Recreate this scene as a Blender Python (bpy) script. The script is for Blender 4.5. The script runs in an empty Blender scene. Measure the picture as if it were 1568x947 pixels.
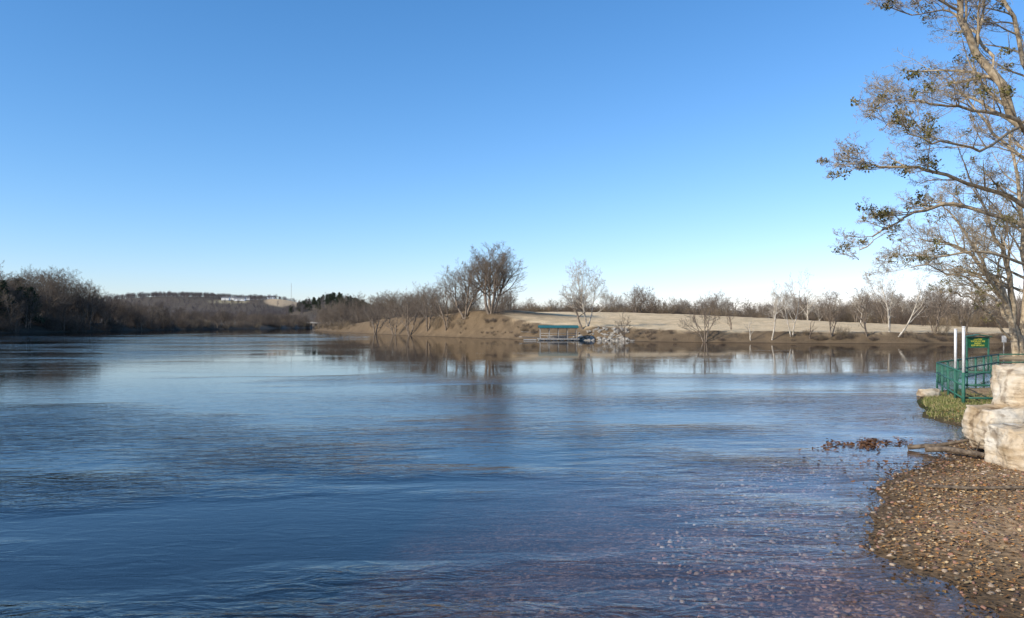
import bpy, bmesh, math, random
import numpy as np
from mathutils import Vector, noise as mnoise, Matrix
scene = bpy.context.scene
R = math.radians
EYE = 2.4
# ---------------------------------------------------------------- helpers
def sight(px, py, D):
    """world point at range D (metres) along a surveyed bearing / elevation"""
    return ((px-784)/1220*D, D, EYE+(498-py)/1220*D)

def vnoise(x, y, seed=0):
    xi=np.floor(x); yi=np.floor(y); fx=x-xi; fy=y-yi
    fx=fx*fx*(3-2*fx); fy=fy*fy*(3-2*fy)
    def h(a,b):
        v=np.sin(a*127.1+b*311.7+seed*74.7)*43758.5453
        return v-np.floor(v)
    return (h(xi,yi)*(1-fx)+h(xi+1,yi)*fx)*(1-fy)+(h(xi,yi+1)*(1-fx)+h(xi+1,yi+1)*fx)*fy
def fbm(x,y,seed=0,o=4):
    s=0;a=.5
    for i in range(o):
        s=s+a*(vnoise(x,y,seed+i)-.5); x=x*2.03; y=y*2.03; a*=.5
    return s
def sstep(t): 
    t=np.clip(t,0,1); return t*t*(3-2*t)

# ---------------------------------------------------------------- materials
def new_mat(name):
    m=bpy.data.materials.new(name); m.use_nodes=True
    nt=m.node_tree; nt.nodes.clear()
    return m, nt
def N(nt,t,**kw):
    n=nt.nodes.new(t)
    for k,v in kw.items():
        if k in n.inputs: n.inputs[k].default_value=v
        else: setattr(n,k,v)
    return n
def simple_mat(name, c1, c2, scale=5, rough=.85, bump=.3, bdist=.02, metallic=0, detail=5, spec=.3, lo=.35, hi=.65):
    m,nt=new_mat(name); L=nt.links
    out=N(nt,'ShaderNodeOutputMaterial'); b=N(nt,'ShaderNodeBsdfPrincipled')
    b.inputs['Roughness'].default_value=rough; b.inputs['Metallic'].default_value=metallic
    b.inputs['Specular IOR Level'].default_value=spec
    geo=N(nt,'ShaderNodeNewGeometry')
    n=N(nt,'ShaderNodeTexNoise'); n.inputs['Scale'].default_value=scale; n.inputs['Detail'].default_value=detail
    cr=N(nt,'ShaderNodeValToRGB'); e=cr.color_ramp.elements
    e[0].position=lo; e[0].color=(*c1,1); e[1].position=hi; e[1].color=(*c2,1)
    bp=N(nt,'ShaderNodeBump'); bp.inputs['Strength'].default_value=bump; bp.inputs['Distance'].default_value=bdist
    L.new(geo.outputs['Position'],n.inputs['Vector']); L.new(n.outputs['Fac'],cr.inputs['Fac'])
    L.new(cr.outputs['Color'],b.inputs['Base Color']); L.new(n.outputs['Fac'],bp.inputs['Height'])
    L.new(bp.outputs['Normal'],b.inputs['Normal']); L.new(b.outputs[0],out.inputs[0])
    return m
def attr_mat(name, scale=20, rough=.8, lo=.7, hi=1.3):
    m,nt=new_mat(name); L=nt.links
    out=N(nt,'ShaderNodeOutputMaterial'); b=N(nt,'ShaderNodeBsdfPrincipled'); b.inputs['Roughness'].default_value=rough
    b.inputs['Specular IOR Level'].default_value=.15
    a=N(nt,'ShaderNodeAttribute',attribute_name='Col')
    geo=N(nt,'ShaderNodeNewGeometry')
    n=N(nt,'ShaderNodeTexNoise'); n.inputs['Scale'].default_value=scale
    mr=N(nt,'ShaderNodeMapRange'); mr.inputs[1].default_value=.3; mr.inputs[2].default_value=.7; mr.inputs[3].default_value=lo; mr.inputs[4].default_value=hi
    vm=N(nt,'ShaderNodeVectorMath',operation='SCALE')
    L.new(geo.outputs['Position'],n.inputs['Vector']); L.new(n.outputs['Fac'],mr.inputs[0])
    L.new(a.outputs['Color'],vm.inputs[0]); L.new(mr.outputs[0],vm.inputs['Scale']); L.new(vm.outputs[0],b.inputs['Base Color'])
    L.new(b.outputs[0],out.inputs[0])
    return m
def limestone_mat():
    m,nt=new_mat('limestone'); L=nt.links
    out=N(nt,'ShaderNodeOutputMaterial'); b=N(nt,'ShaderNodeBsdfPrincipled'); b.inputs['Roughness'].default_value=.92; b.inputs['Specular IOR Level'].default_value=.15
    geo=N(nt,'ShaderNodeNewGeometry')
    def nz(s,d,vec=None):
        n=N(nt,'ShaderNodeTexNoise'); n.inputs['Scale'].default_value=s; n.inputs['Detail'].default_value=d; L.new(vec or geo.outputs['Position'],n.inputs['Vector']); return n
    def ramp(fac,stops):
        c=N(nt,'ShaderNodeValToRGB'); e=c.color_ramp.elements
        e[0].position,e[0].color=stops[0][0],(*stops[0][1],1); e[1].position,e[1].color=stops[-1][0],(*stops[-1][1],1)
        for p,q in stops[1:-1]: x=e.new(p); x.color=(*q,1)
        L.new(fac,c.inputs[0]); return c
    n1=nz(1.6,8); base=ramp(n1.outputs['Fac'],[(.3,(.32,.23,.13)),(.45,(.50,.39,.26)),(.58,(.58,.50,.38)),(.75,(.62,.57,.48))])
    n2=nz(4,10); st=ramp(n2.outputs['Fac'],[(.36,(.35,.30,.26)),(.47,(1,1,1))])
    mp=N(nt,'ShaderNodeMapping'); mp.inputs['Scale'].default_value=(1,1,7); L.new(geo.outputs['Position'],mp.inputs[0])
    n3=nz(1.2,6,mp.outputs[0]); ly=ramp(n3.outputs['Fac'],[(.4,(.72,.66,.58)),(.52,(1,1,1))])
    m1=N(nt,'ShaderNodeMixRGB',blend_type='MULTIPLY'); m1.inputs[0].default_value=.75; L.new(base.outputs[0],m1.inputs[1]); L.new(st.outputs[0],m1.inputs[2])
    m2=N(nt,'ShaderNodeMixRGB',blend_type='MULTIPLY'); m2.inputs[0].default_value=.7; L.new(m1.outputs[0],m2.inputs[1]); L.new(ly.outputs[0],m2.inputs[2])
    L.new(m2.outputs[0],b.inputs['Base Color'])
    ad=N(nt,'ShaderNodeMath',operation='ADD'); L.new(n2.outputs['Fac'],ad.inputs[0]); L.new(n3.outputs['Fac'],ad.inputs[1])
    bp=N(nt,'ShaderNodeBump'); bp.inputs['Strength'].default_value=.9; bp.inputs['Distance'].default_value=.06; L.new(ad.outputs[0],bp.inputs['Height']); L.new(bp.outputs[0],b.inputs['Normal'])
    L.new(b.outputs[0],out.inputs[0]); return m

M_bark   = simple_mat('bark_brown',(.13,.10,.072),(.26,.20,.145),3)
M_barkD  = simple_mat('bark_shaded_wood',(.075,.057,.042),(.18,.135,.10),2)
M_pale   = simple_mat('bark_pale_sycamore',(.32,.27,.20),(.58,.51,.41),2.5)
M_hero   = simple_mat('bark_tan',(.20,.15,.095),(.48,.38,.25),4)
M_hill   = simple_mat('bark_hill_haze',(.095,.08,.08),(.17,.14,.125),.02)  # hill tree bark greyed for distance, aerial haze put into the colour
M_brush  = simple_mat('dry_brush_stems',(.16,.12,.075),(.32,.24,.15),.4)
M_ever   = simple_mat('evergreen_needles',(.018,.03,.015),(.05,.065,.03),1.5)
M_mist   = simple_mat('mistletoe_leaves',(.06,.058,.018),(.19,.16,.045),6)
M_lime   = limestone_mat()
M_rip    = simple_mat('riprap_stone',(.17,.15,.12),(.40,.36,.30),.9,.9,.5,.05)
M_green  = simple_mat('green_painted_steel',(.025,.10,.065),(.04,.14,.09),8,.5,.05)
M_white  = simple_mat('white_painted_pole',(.60,.59,.56),(.72,.71,.69),8,.5,.05)
M_teal   = simple_mat('teal_metal_roof',(.02,.11,.11),(.03,.15,.145),3,.6,.05)
M_deck   = simple_mat('weathered_deck',(.24,.225,.20),(.38,.355,.32),5)
M_conc   = simple_mat('bridge_concrete',(.30,.27,.23),(.38,.35,.31),.5)
M_sgreen = simple_mat('sign_green_paint',(.01,.085,.035),(.015,.11,.045),4,.5,.02)
M_yellow = simple_mat('sign_yellow_paint',(.52,.48,.05),(.62,.57,.08),4,.5,.02)
M_wood   = simple_mat('driftwood',(.07,.05,.035),(.20,.15,.10),12,.9,.5)
M_house  = simple_mat('white_siding',(.72,.71,.68),(.8,.79,.77),1)
M_roof   = simple_mat('grey_shingles',(.12,.12,.12),(.18,.17,.17),1)
M_glass  = simple_mat('window_dark_glass',(.03,.035,.04),(.05,.055,.06),1,.1,0)
M_leaf   = attr_mat('dead_leaves',30,.8)
M_peb    = attr_mat('river_pebbles',40,.8)

# ---------------------------------------------------------------- mesh builder
class MB:
    def __init__(s): s.v=[]; s.q=[]; s.m=[]; s.n=0; s.tips=[]; s.col=[]
    def add(s,verts,quads,mat=0,col=None):
        verts=np.asarray(verts,float); quads=np.asarray(quads,int)
        s.v.append(verts); s.q.append(quads+s.n); s.n+=len(verts); s.m.append(np.full(len(quads),mat))
        if col is not None: s.col.append(np.repeat(np.asarray(col,float)[None],len(verts),0) if np.ndim(col)==1 else col)
    def tube(s,path,rad,sides=4,mat=0):
        path=np.asarray(path,float); rad=np.asarray(rad,float); n=len(path)
        d=path[-1]-path[0]; d=d/(math.sqrt(d[0]**2+d[1]**2+d[2]**2)+1e-9)
        if abs(d[2])<.8: u=np.array([d[1],-d[0],0])
        else: u=np.array([0,d[2],-d[1]])
        u=u/math.sqrt(u[0]**2+u[1]**2+u[2]**2+1e-12); w=np.array([d[1]*u[2]-d[2]*u[1],d[2]*u[0]-d[0]*u[2],d[0]*u[1]-d[1]*u[0]])
        c,sn,Q0=tube_cache(sides,n)
        ring=c*u+sn*w
        V=(path[:,None,:]+rad[:,None,None]*ring[None]).reshape(-1,3)
        s.v.append(V); s.q.append(Q0+s.n); s.n+=len(V); s.m.append(np.full(len(Q0),mat))
    def mesh(s,name,mats,smooth=True):
        V=np.concatenate(s.v); Q=np.concatenate(s.q); m=np.concatenate(s.m)
        me=bpy.data.meshes.new(name); me.vertices.add(len(V)); me.vertices.foreach_set('co',V.ravel())
        me.loops.add(Q.size); me.loops.foreach_set('vertex_index',Q.ravel().astype(np.int32))
        me.polygons.add(len(Q)); me.polygons.foreach_set('loop_start',(np.arange(len(Q))*4).astype(np.int32))
        me.polygons.foreach_set('loop_total',np.full(len(Q),4,np.int32))
        for x in mats: me.materials.append(x)
        me.polygons.foreach_set('material_index',m.astype(np.int32))
        me.polygons.foreach_set('use_smooth',np.full(len(Q),smooth))
        if s.col:
            C=np.concatenate(s.col); C=np.c_[C,np.ones(len(C))]
            at=me.color_attributes.new('Col','FLOAT_COLOR','POINT'); at.data.foreach_set('color',C.ravel())
        me.update(calc_edges=True)
        return me
_tc={}
def tube_cache(sides,n):
    k=(sides,n)
    if k not in _tc:
        th=np.arange(sides)*2*math.pi/sides
        i=np.arange(n-1)[:,None]*sides; j=np.arange(sides)[None]; kk=(j+1)%sides
        _tc[k]=(np.cos(th)[:,None],np.sin(th)[:,None],np.stack([i+j,i+kk,i+sides+kk,i+sides+j],-1).reshape(-1,4))
    return _tc[k]
def link(name,me,parent=None,loc=(0,0,0),rot=(0,0,0),sc=(1,1,1)):
    o=bpy.data.objects.new(name,me); scene.collection.objects.link(o)
    o.location=loc; o.rotation_euler=rot; o.scale=sc
    if parent: o.parent=parent
    return o
def empty(name,loc=(0,0,0)):
    o=bpy.data.objects.new(name,None); scene.collection.objects.link(o); o.location=loc; return o
def box(name,loc,size,mat,parent=None,rot=(0,0,0),bevel=.01):
    bm=bmesh.new(); bmesh.ops.create_cube(bm,size=1)
    bmesh.ops.scale(bm,vec=size,verts=bm.verts)
    if bevel: bmesh.ops.bevel(bm,geom=bm.edges[:],offset=min(bevel,min(size)*.3),segments=1,affect='EDGES')
    me=bpy.data.meshes.new(name); bm.to_mesh(me); bm.free(); me.materials.append(mat)
    return link(name,me,parent,loc,rot)
def rod(name,p,q,r,mat,parent=None,sides=8):
    mb=MB(); mb.tube([p,q],[r,r],sides)
    me=mb.mesh(name,[mat])
    bm=bmesh.new(); bm.from_mesh(me); bmesh.ops.holes_fill(bm,edges=bm.edges[:],sides=0); bm.to_mesh(me); bm.free()
    return link(name,me,parent)

# ---------------------------------------------------------------- trees
def unit(v): return v/(math.sqrt(v[0]**2+v[1]**2+v[2]**2)+1e-9)
def grow(mb,p,d,L,r,lvl,P,rng):
    ns=P['seg'][lvl]; step=L/ns; pts=[p]; dirs=[d]; dd=d
    W=rng.normal(0,P['wob'][lvl],(ns,3)); W[:,2]+=P['trop'][lvl]
    for i in range(ns):
        dd=unit(dd+W[i]); p=p+dd*step; pts.append(p); dirs.append(dd)
    tip=P.get('tip',.3) if lvl<P['max'] else .6
    rad=r*(1-np.linspace(0,1,ns+1)*(1-tip))
    mb.tube(pts,rad,P['sides'][lvl])
    spawn(mb,pts,dirs,rad,L,lvl,P,rng)
def spawn(mb,pts,dirs,rad,L,lvl,P,rng,n=None,t0=None,ratio=None):
    if lvl>=P['max']: mb.tips.append(pts[-1]); return
    n=P['n'][lvl] if n is None else n; t0=P['t0'][lvl] if t0 is None else t0; ratio=P['ratio'][lvl] if ratio is None else ratio
    ns=len(pts)-1
    for k in range(n):
        t=t0+(1-t0)*((k+rng.random())/n); f=min(t*ns,ns-1e-3); i=int(f); f-=i
        q=pts[i]*(1-f)+pts[i+1]*f; d=dirs[min(i+1,ns)]; ra=rad[i]*(1-f)+rad[i+1]*f
        pr=rng.normal(0,1,3); pr=unit(pr-d*float(pr@d)); a=R(rng.uniform(*P['ang'][lvl]))
        c=d*math.cos(a)+pr*math.sin(a)
        if c[2]<-.2 and lvl<3: c[2]*=-.4
        c=unit(c)
        l=L*ratio*(1-.45*(t-t0)/(1-t0+1e-6))*rng.uniform(.7,1.25)
        grow(mb,q,c,l,max(ra*P.get('cr',.62),P['rmin']),lvl+1,P,rng)
def PT(mx=4,n=(10,6,5,4,3),rmin=.012,trop=(.06,.09,.06,.03,.0,0),wob=(.07,.11,.16,.2,.25,.25)):
    return dict(max=mx,n=n,seg=(9,6,4,3,2,2),wob=wob,trop=trop,sides=(7,5,4,3,3,3),
      t0=(.25,.2,.15,.15,.1,.1),ratio=(.62,.55,.5,.5,.5,.5),ang=((30,58),(28,55),(28,60),(30,65),(30,70),(30,70)),rmin=rmin,tip=.25)
def bare_tree_mesh(name,seed,H,r,stems=1,spread=.2,P=None,mat=M_bark,lean=(0,0),t0=.25):
    rng=np.random.default_rng(seed); P=dict(P or PT()); P['t0']=(t0,)+P['t0'][1:]
    mb=MB()
    for s in range(stems):
        a=2*math.pi*(s+rng.random()*.6)/stems; sp=spread*rng.uniform(.6,1.2) if stems>1 else .03
        d=unit(np.array([math.cos(a)*sp+lean[0],math.sin(a)*sp+lean[1],1.]))
        grow(mb,np.array([math.cos(a)*r*.6*(stems>1),math.sin(a)*r*.6*(stems>1),-.4]),d,H*.82*rng.uniform(.8,1),r/(stems**.4),0,P,rng)
    return mb.mesh(name,[mat])
def leaf_clump(mb,c,rad,n,size,rng,mat=1,flat=1.):
    u=rng.normal(0,1,(n,3)); u/=np.linalg.norm(u,axis=1)[:,None]
    P=c+u*(rad*rng.random((n,1))**.5)*np.array([1,1,flat])
    a=rng.normal(0,1,(n,3)); a/=np.linalg.norm(a,axis=1)[:,None]
    b=np.cross(a,rng.normal(0,1,(n,3))); b/=np.linalg.norm(b,axis=1)[:,None]
    s=size*rng.uniform(.6,1.3,(n,1))
    V=np.stack([P-a*s,P-b*s*.45,P+a*s,P+b*s*.45],1).reshape(-1,3)
    mb.add(V,np.arange(n*4).reshape(-1,4),mat)
def evergreen_mesh(name,seed,H):
    rng=np.random.default_rng(seed); mb=MB()
    mb.tube([(0,0,-.3),(0,0,H*.5),(0,0,H)],[H*.02,H*.013,.02],6,0)
    for k in range(90):
        t=rng.random()**.8; z=H*(.12+.85*t); rr=H*.33*(1-t)**.5*rng.uniform(.5,1.15)+.15
        a=rng.random()*6.283; e=np.array([math.cos(a)*rr,math.sin(a)*rr,z-rr*.1])
        mb.tube([(0,0,z-rr*.1),e],[.04,.015],3,0)
        for f in (.55,.95): leaf_clump(mb,np.array([0,0,z])*(1-f)+e*f,.35+.18*rr,16,.24,rng,1,.6)
    return mb.mesh(name,[M_barkD,M_ever],False)
def brush_mesh(name,seed,H,mat,n=40,w=1.2):
    rng=np.random.default_rng(seed); mb=MB()
    P=dict(max=2,n=(5,3,0),seg=(4,3,2),wob=(.14,.2,.2),trop=(.05,.04,0),sides=(3,3,3),t0=(.2,.2,.2),ratio=(.5,.5,.5),ang=((20,50),)*3,rmin=.01,tip=.4)
    for k in range(n):
        a=rng.random()*6.283; rr=w*math.sqrt(rng.random())
        d=unit(np.array([math.cos(a)*rng.uniform(0,.6),math.sin(a)*rng.uniform(0,.6),1]))
        grow(mb,np.array([math.cos(a)*rr,math.sin(a)*rr,-.2]),d,H*rng.uniform(.4,1),.018,0,P,rng)
    return mb.mesh(name,[mat])

# ---------------------------------------------------------------- river outline (world metres)
RIV=np.array([(4.0,7.3),(4.05,6.5),(3.8,5.2),(2.2,3.9),(-1,3.0),(-5,1.5),(-12,-2),(-30,-18),(-60,-60),(-85,-160),
 (-260,-160),(-200,-60),(-165,40),(-150,130),(-146,225),(-152,300),(-158,366),(-157,450),(-158,620),(-190,760),(-300,860),
 (-290,835),(-225,800),(-168,720),(-138,600),(-116,480),(-92,366),(-68,293),(-41,225),(-20,172),(-10.6,154),(1.7,133),(10,127),(16.6,120),
 (20,113),(35.7,105),(51,101),(65,101),(100,109),(160,118),(160,104),(110,92),(70,82),(50,73),(38,63),(33,56.5),(36,52),(48,50),(60,46),(45,38),(28,34),
 (20,31.5),(15.6,29.2),(13.9,27.4),(12.2,24),(10.7,20.6),(10.6,18.6),(12.0,17.9),(12.3,17.2),(8.9,16.4),(8.2,15.4),(7.9,14.3),(6.4,13.0),(5.35,11.8),(5.0,10.8),(4.15,9.2),(3.85,8.4)])
def sdist(x,y):
    sh=x.shape; x=x.ravel(); y=y.ravel(); best=np.full(x.shape,1e18); ins=np.zeros(x.shape,bool)
    n=len(RIV)
    for i in range(n):
        ax,ay=RIV[i]; bx,by=RIV[(i+1)%n]; dx,dy=bx-ax,by-ay
        t=np.clip(((x-ax)*dx+(y-ay)*dy)/(dx*dx+dy*dy),0,1)
        best=np.minimum(best,(x-ax-t*dx)**2+(y-ay-t*dy)**2)
        if ay!=by:
            c=((ay>y)!=(by>y))&(x<(bx-ax)*(y-ay)/(by-ay)+ax); ins^=c
    s=np.sqrt(best); s[ins]*=-1
    return s.reshape(sh)
def G(x,y,cx,cy,sx,sy): return np.exp(-((x-cx)/sx)**2-((y-cy)/sy)**2)
def pen_mask(x,y):   # land east of the river's centre line and north of the creek mouth
    xc=np.interp(y,[0,225,300,366,450,610,740,800,850,1100],[-108,-108,-112,-125,-136,-149,-179,-212,-295,-700])
    return (y>92+np.maximum(0,x-70)*.18)&(x>xc)
def height(x,y):
    s=sdist(x,y)
    dist=np.hypot(x,y)
    k=np.clip(dist/60,0.12,1)
    s=s+fbm(x*.9/ k**.7,y*.9/k**.7,3)*1.1*k+fbm(x*2.2,y*2.2,14)*.5*(dist<25)
    w=np.where(s<0,-s,0)
    dep=np.minimum((.085*w)*(1+np.clip((-x-1.0)/4,0,3)),3.2)
    dep=np.where(y>85,np.minimum(.35*w,3.2),dep)
    near=np.minimum(.065*s,1.0)+.5*sstep((s-14)/30)+fbm(x*1.4,y*1.4,9)*.10*np.clip(s,0,1)+fbm(x*.2,y*.2,5)*.5*np.clip(s/8,0,1)
    M=1.2+4.5*G(x,y,20,212,68,64)+2.2*G(x,y,-4,160,16,18)+1.0*G(x,y,-45,260,40,80)+fbm(x*.03,y*.03,6)*.8*np.clip(s/20,0,1)
    M=M+1.4*sstep((y-350)/250)+4*sstep((y-420)/300)*sstep((x+60)/60)
    pen=sstep(s/4.5)*M+fbm(x*.5,y*.5,8)*.35*np.clip(s/2,0,1)
    left=2.6*sstep(s/7)+4*sstep((s-8)/60)*sstep((430-y)/120)+fbm(x*.05,y*.05,4)*2*np.clip(s/15,0,1)*sstep((800-y)/100)
    hills=58*G(x,y,-650,1650,330,420)+13*G(x,y,-455,1560,60,150)+22*G(x,y,-228,1050,45,150)*sstep((y-750)/250)+10*G(x,y,400,1100,900,250)+22*sstep((dist-2200)/900)
    hills=hills+fbm(x*.004,y*.004,12)*10*sstep((dist-600)/500)
    P=pen_mask(x,y); LB=(x<-108)&~P
    land=np.where(P,pen,np.where(LB,left,near))+hills*sstep((dist-500)/400)
    land=np.maximum(land,.012*np.clip(s,0,3)+.0)
    h=np.where(s>0,land,-dep+fbm(x*3,y*3,2)*.03*np.clip(w*2,0,1))
    far=(dist>450)&(s>0); h=np.where(far,np.maximum(h,1.0*sstep(s/10)+.3),h)
    return h,s
def H1(x,y):
    h,s=height(np.array([x],float),np.array([y],float)); return float(h[0])
FLD=(-436,1560,36,110); FLD2=(-525,1475,40,45)
def terrain():
    th=np.concatenate([np.arange(-180,-42,2.),np.arange(-42,42,.16),np.arange(42,180,2.)]); nt=len(th)
    rr=.5*(7000/.5)**np.linspace(0,1,640); nr=len(rr)
    T,Rr=np.meshgrid(np.radians(th),rr)
    X=Rr*np.sin(T); Y=Rr*np.cos(T)
    Z,S=height(X,Y)
    C=np.zeros(X.shape+(3,))
    def put(mask,col):
        m=np.clip(mask,0,1)[...,None]; C[:]=C*(1-m)+np.array(col)*m
    dist=np.hypot(X,Y); P=pen_mask(X,Y)
    put(np.ones_like(X),(.32,.205,.11))
    put((~P)*sstep((dist-30)/10),(.38,.28,.16))
    g=G(X,Y,12.6,22.8,2.2,4.6)*(~P)
    put(1.3*g,(.11,.115,.03))
    n=fbm(X*.06,Y*.12,21); n2=fbm(X*.35,Y*.35,22)
    put(P*1.,(.15,.105,.062))
    md=P*sstep((S-4.0+n2*5)/2)*sstep((X+2+n*10)/6)*sstep((250-Y+n*30)/15)*sstep((105-X)/15)
    put(md,(.68,.50,.29)); put(md*np.clip(n*3,0,1)*.6,(.50,.35,.19)); put(md*np.clip(-n2*2.2,0,.5),(.56,.41,.23))
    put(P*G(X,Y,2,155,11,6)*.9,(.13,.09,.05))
    put(((X<-108)&~P)*1.,(.06,.048,.035))
    put(sstep((dist-450)/100)*1.,(.12,.095,.07))
    def el(f,k): return sstep((k-np.hypot((X-f[0])/f[2],(Y-f[1])/f[3]))*6)
    put(el(FLD,1.05),(.58,.41,.24)); put(el(FLD2,1.0),(.30,.25,.15))
    V=np.stack([X,Y,Z],-1).reshape(-1,3); Cc=C.reshape(-1,3)
    i=np.arange(nr-1)[:,None]*nt; j=np.arange(nt)[None]; k=(j+1)%nt
    Q=np.stack([i+j,i+k,i+nt+k,i+nt+j],-1)[..., ::-1].reshape(-1,4)
    mb=MB(); mb.add(V,Q,0,Cc)
    c0=len(V); zc=H1(0.01,0.01)
    V2=np.array([[0,0,zc]]); mb.v.append(V2); mb.col.append(np.array([[.2,.135,.082]])); mb.n+=1
    qs=[[c0,(a+2)%nt,a+1,a] for a in range(0,nt-1,2)]
    mb.q.append(np.array(qs)); mb.m.append(np.zeros(len(qs)))
    me=mb.mesh('ground',[])
    m,nt_=new_mat('ground_soil_gravel'); L=nt_.links
    out=N(nt_,'ShaderNodeOutputMaterial'); b=N(nt_,'ShaderNodeBsdfPrincipled'); b.inputs['Roughness'].default_value=.95; b.inputs['Specular IOR Level'].default_value=.1
    geo=N(nt_,'ShaderNodeNewGeometry'); at=N(nt_,'ShaderNodeAttribute',attribute_name='Col')
    def noise(scale,det=6):
        n=N(nt_,'ShaderNodeTexNoise'); n.inputs['Scale'].default_value=scale; n.inputs['Detail'].default_value=det; L.new(geo.outputs['Position'],n.inputs['Vector']); return n
    n1=noise(.5); n2=noise(14,8)
    mr=N(nt_,'ShaderNodeMapRange'); mr.inputs[1].default_value=.3; mr.inputs[2].default_value=.7; mr.inputs[3].default_value=.78; mr.inputs[4].default_value=1.22; L.new(n1.outputs['Fac'],mr.inputs[0])
    mr2=N(nt_,'ShaderNodeMapRange'); mr2.inputs[1].default_value=.3; mr2.inputs[2].default_value=.7; mr2.inputs[3].default_value=.5; mr2.inputs[4].default_value=1.5; L.new(n2.outputs['Fac'],mr2.inputs[0])
    mu=N(nt_,'ShaderNodeMath',operation='MULTIPLY'); L.new(mr.outputs[0],mu.inputs[0]); L.new(mr2.outputs[0],mu.inputs[1])
    vm=N(nt_,'ShaderNodeVectorMath',operation='SCALE'); L.new(at.outputs['Color'],vm.inputs[0]); L.new(mu.outputs[0],vm.inputs['Scale'])
    sz=N(nt_,'ShaderNodeSeparateXYZ'); L.new(geo.outputs['Position'],sz.inputs[0])
    wet=N(nt_,'ShaderNodeMapRange'); wet.inputs[1].default_value=.0; wet.inputs[2].default_value=.08; wet.inputs[3].default_value=.4; wet.inputs[4].default_value=1; L.new(sz.outputs[2],wet.inputs[0])
    vw=N(nt_,'ShaderNodeVectorMath',operation='SCALE'); L.new(vm.outputs[0],vw.inputs[0]); L.new(wet.outputs[0],vw.inputs['Scale'])
    # river bed: gravel (two sizes of stone) darkened with depth, painting in the light water absorbs
    wv=noise(3,3); wa=N(nt_,'ShaderNodeMixRGB',blend_type='ADD'); wa.inputs[0].default_value=.12; L.new(geo.outputs['Position'],wa.inputs[1]); L.new(wv.outputs['Color'],wa.inputs[2])
    cols=[]
    for sc_ in (28,12):
        vo=N(nt_,'ShaderNodeTexVoronoi'); vo.inputs['Scale'].default_value=sc_; L.new(wa.outputs[0],vo.inputs['Vector'])
        hs=N(nt_,'ShaderNodeValToRGB'); e=hs.color_ramp.elements; e[0].position=.1; e[0].color=(.09,.045,.028,1); e[1].position=.97; e[1].color=(.46,.27,.17,1)
        e2=hs.color_ramp.elements.new(.7); e2.color=(.21,.11,.065,1)
        sx=N(nt_,'ShaderNodeSeparateColor'); L.new(vo.outputs['Color'],sx.inputs[0]); L.new(sx.outputs[0],hs.inputs['Fac']); cols.append(hs)
    nb_=noise(2.2,5); rb=N(nt_,'ShaderNodeMapRange'); rb.inputs[1].default_value=.45; rb.inputs[2].default_value=.65; rb.inputs[4].default_value=.5; L.new(nb_.outputs['Fac'],rb.inputs[0])
    hsx=N(nt_,'ShaderNodeMixRGB'); L.new(rb.outputs[0],hsx.inputs[0]); L.new(cols[0].outputs[0],hsx.inputs[1]); L.new(cols[1].outputs[0],hsx.inputs[2])
    nd=noise(.9,4); dk=N(nt_,'ShaderNodeMapRange'); dk.inputs[1].default_value=.35; dk.inputs[2].default_value=.65; dk.inputs[3].default_value=.55; dk.inputs[4].default_value=1.15; L.new(nd.outputs['Fac'],dk.inputs[0])
    hsy=N(nt_,'ShaderNodeVectorMath',operation='SCALE'); L.new(hsx.outputs[0],hsy.inputs[0]); L.new(dk.outputs[0],hsy.inputs['Scale'])
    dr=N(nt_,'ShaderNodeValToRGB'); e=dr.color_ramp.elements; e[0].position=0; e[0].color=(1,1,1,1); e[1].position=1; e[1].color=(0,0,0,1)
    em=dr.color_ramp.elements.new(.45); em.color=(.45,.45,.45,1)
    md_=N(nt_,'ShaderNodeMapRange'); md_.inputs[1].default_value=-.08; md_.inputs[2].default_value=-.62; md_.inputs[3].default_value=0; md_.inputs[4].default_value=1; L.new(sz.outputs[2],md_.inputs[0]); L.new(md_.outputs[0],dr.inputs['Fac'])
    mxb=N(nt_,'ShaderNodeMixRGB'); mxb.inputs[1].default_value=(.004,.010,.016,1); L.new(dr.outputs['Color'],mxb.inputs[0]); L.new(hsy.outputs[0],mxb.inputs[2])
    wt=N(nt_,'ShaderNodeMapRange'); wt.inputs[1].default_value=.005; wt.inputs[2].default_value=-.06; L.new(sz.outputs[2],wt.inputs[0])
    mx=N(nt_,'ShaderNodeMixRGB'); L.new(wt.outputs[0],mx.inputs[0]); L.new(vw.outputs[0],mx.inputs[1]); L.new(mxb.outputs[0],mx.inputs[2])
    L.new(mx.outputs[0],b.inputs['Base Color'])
    bp=N(nt_,'ShaderNodeBump'); bp.inputs['Strength'].default_value=.7; bp.inputs['Distance'].default_value=.05; L.new(n2.outputs['Fac'],bp.inputs['Height']); L.new(bp.outputs[0],b.inputs['Normal'])
    L.new(b.outputs[0],out.inputs[0])
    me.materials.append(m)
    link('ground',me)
terrain()

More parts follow.
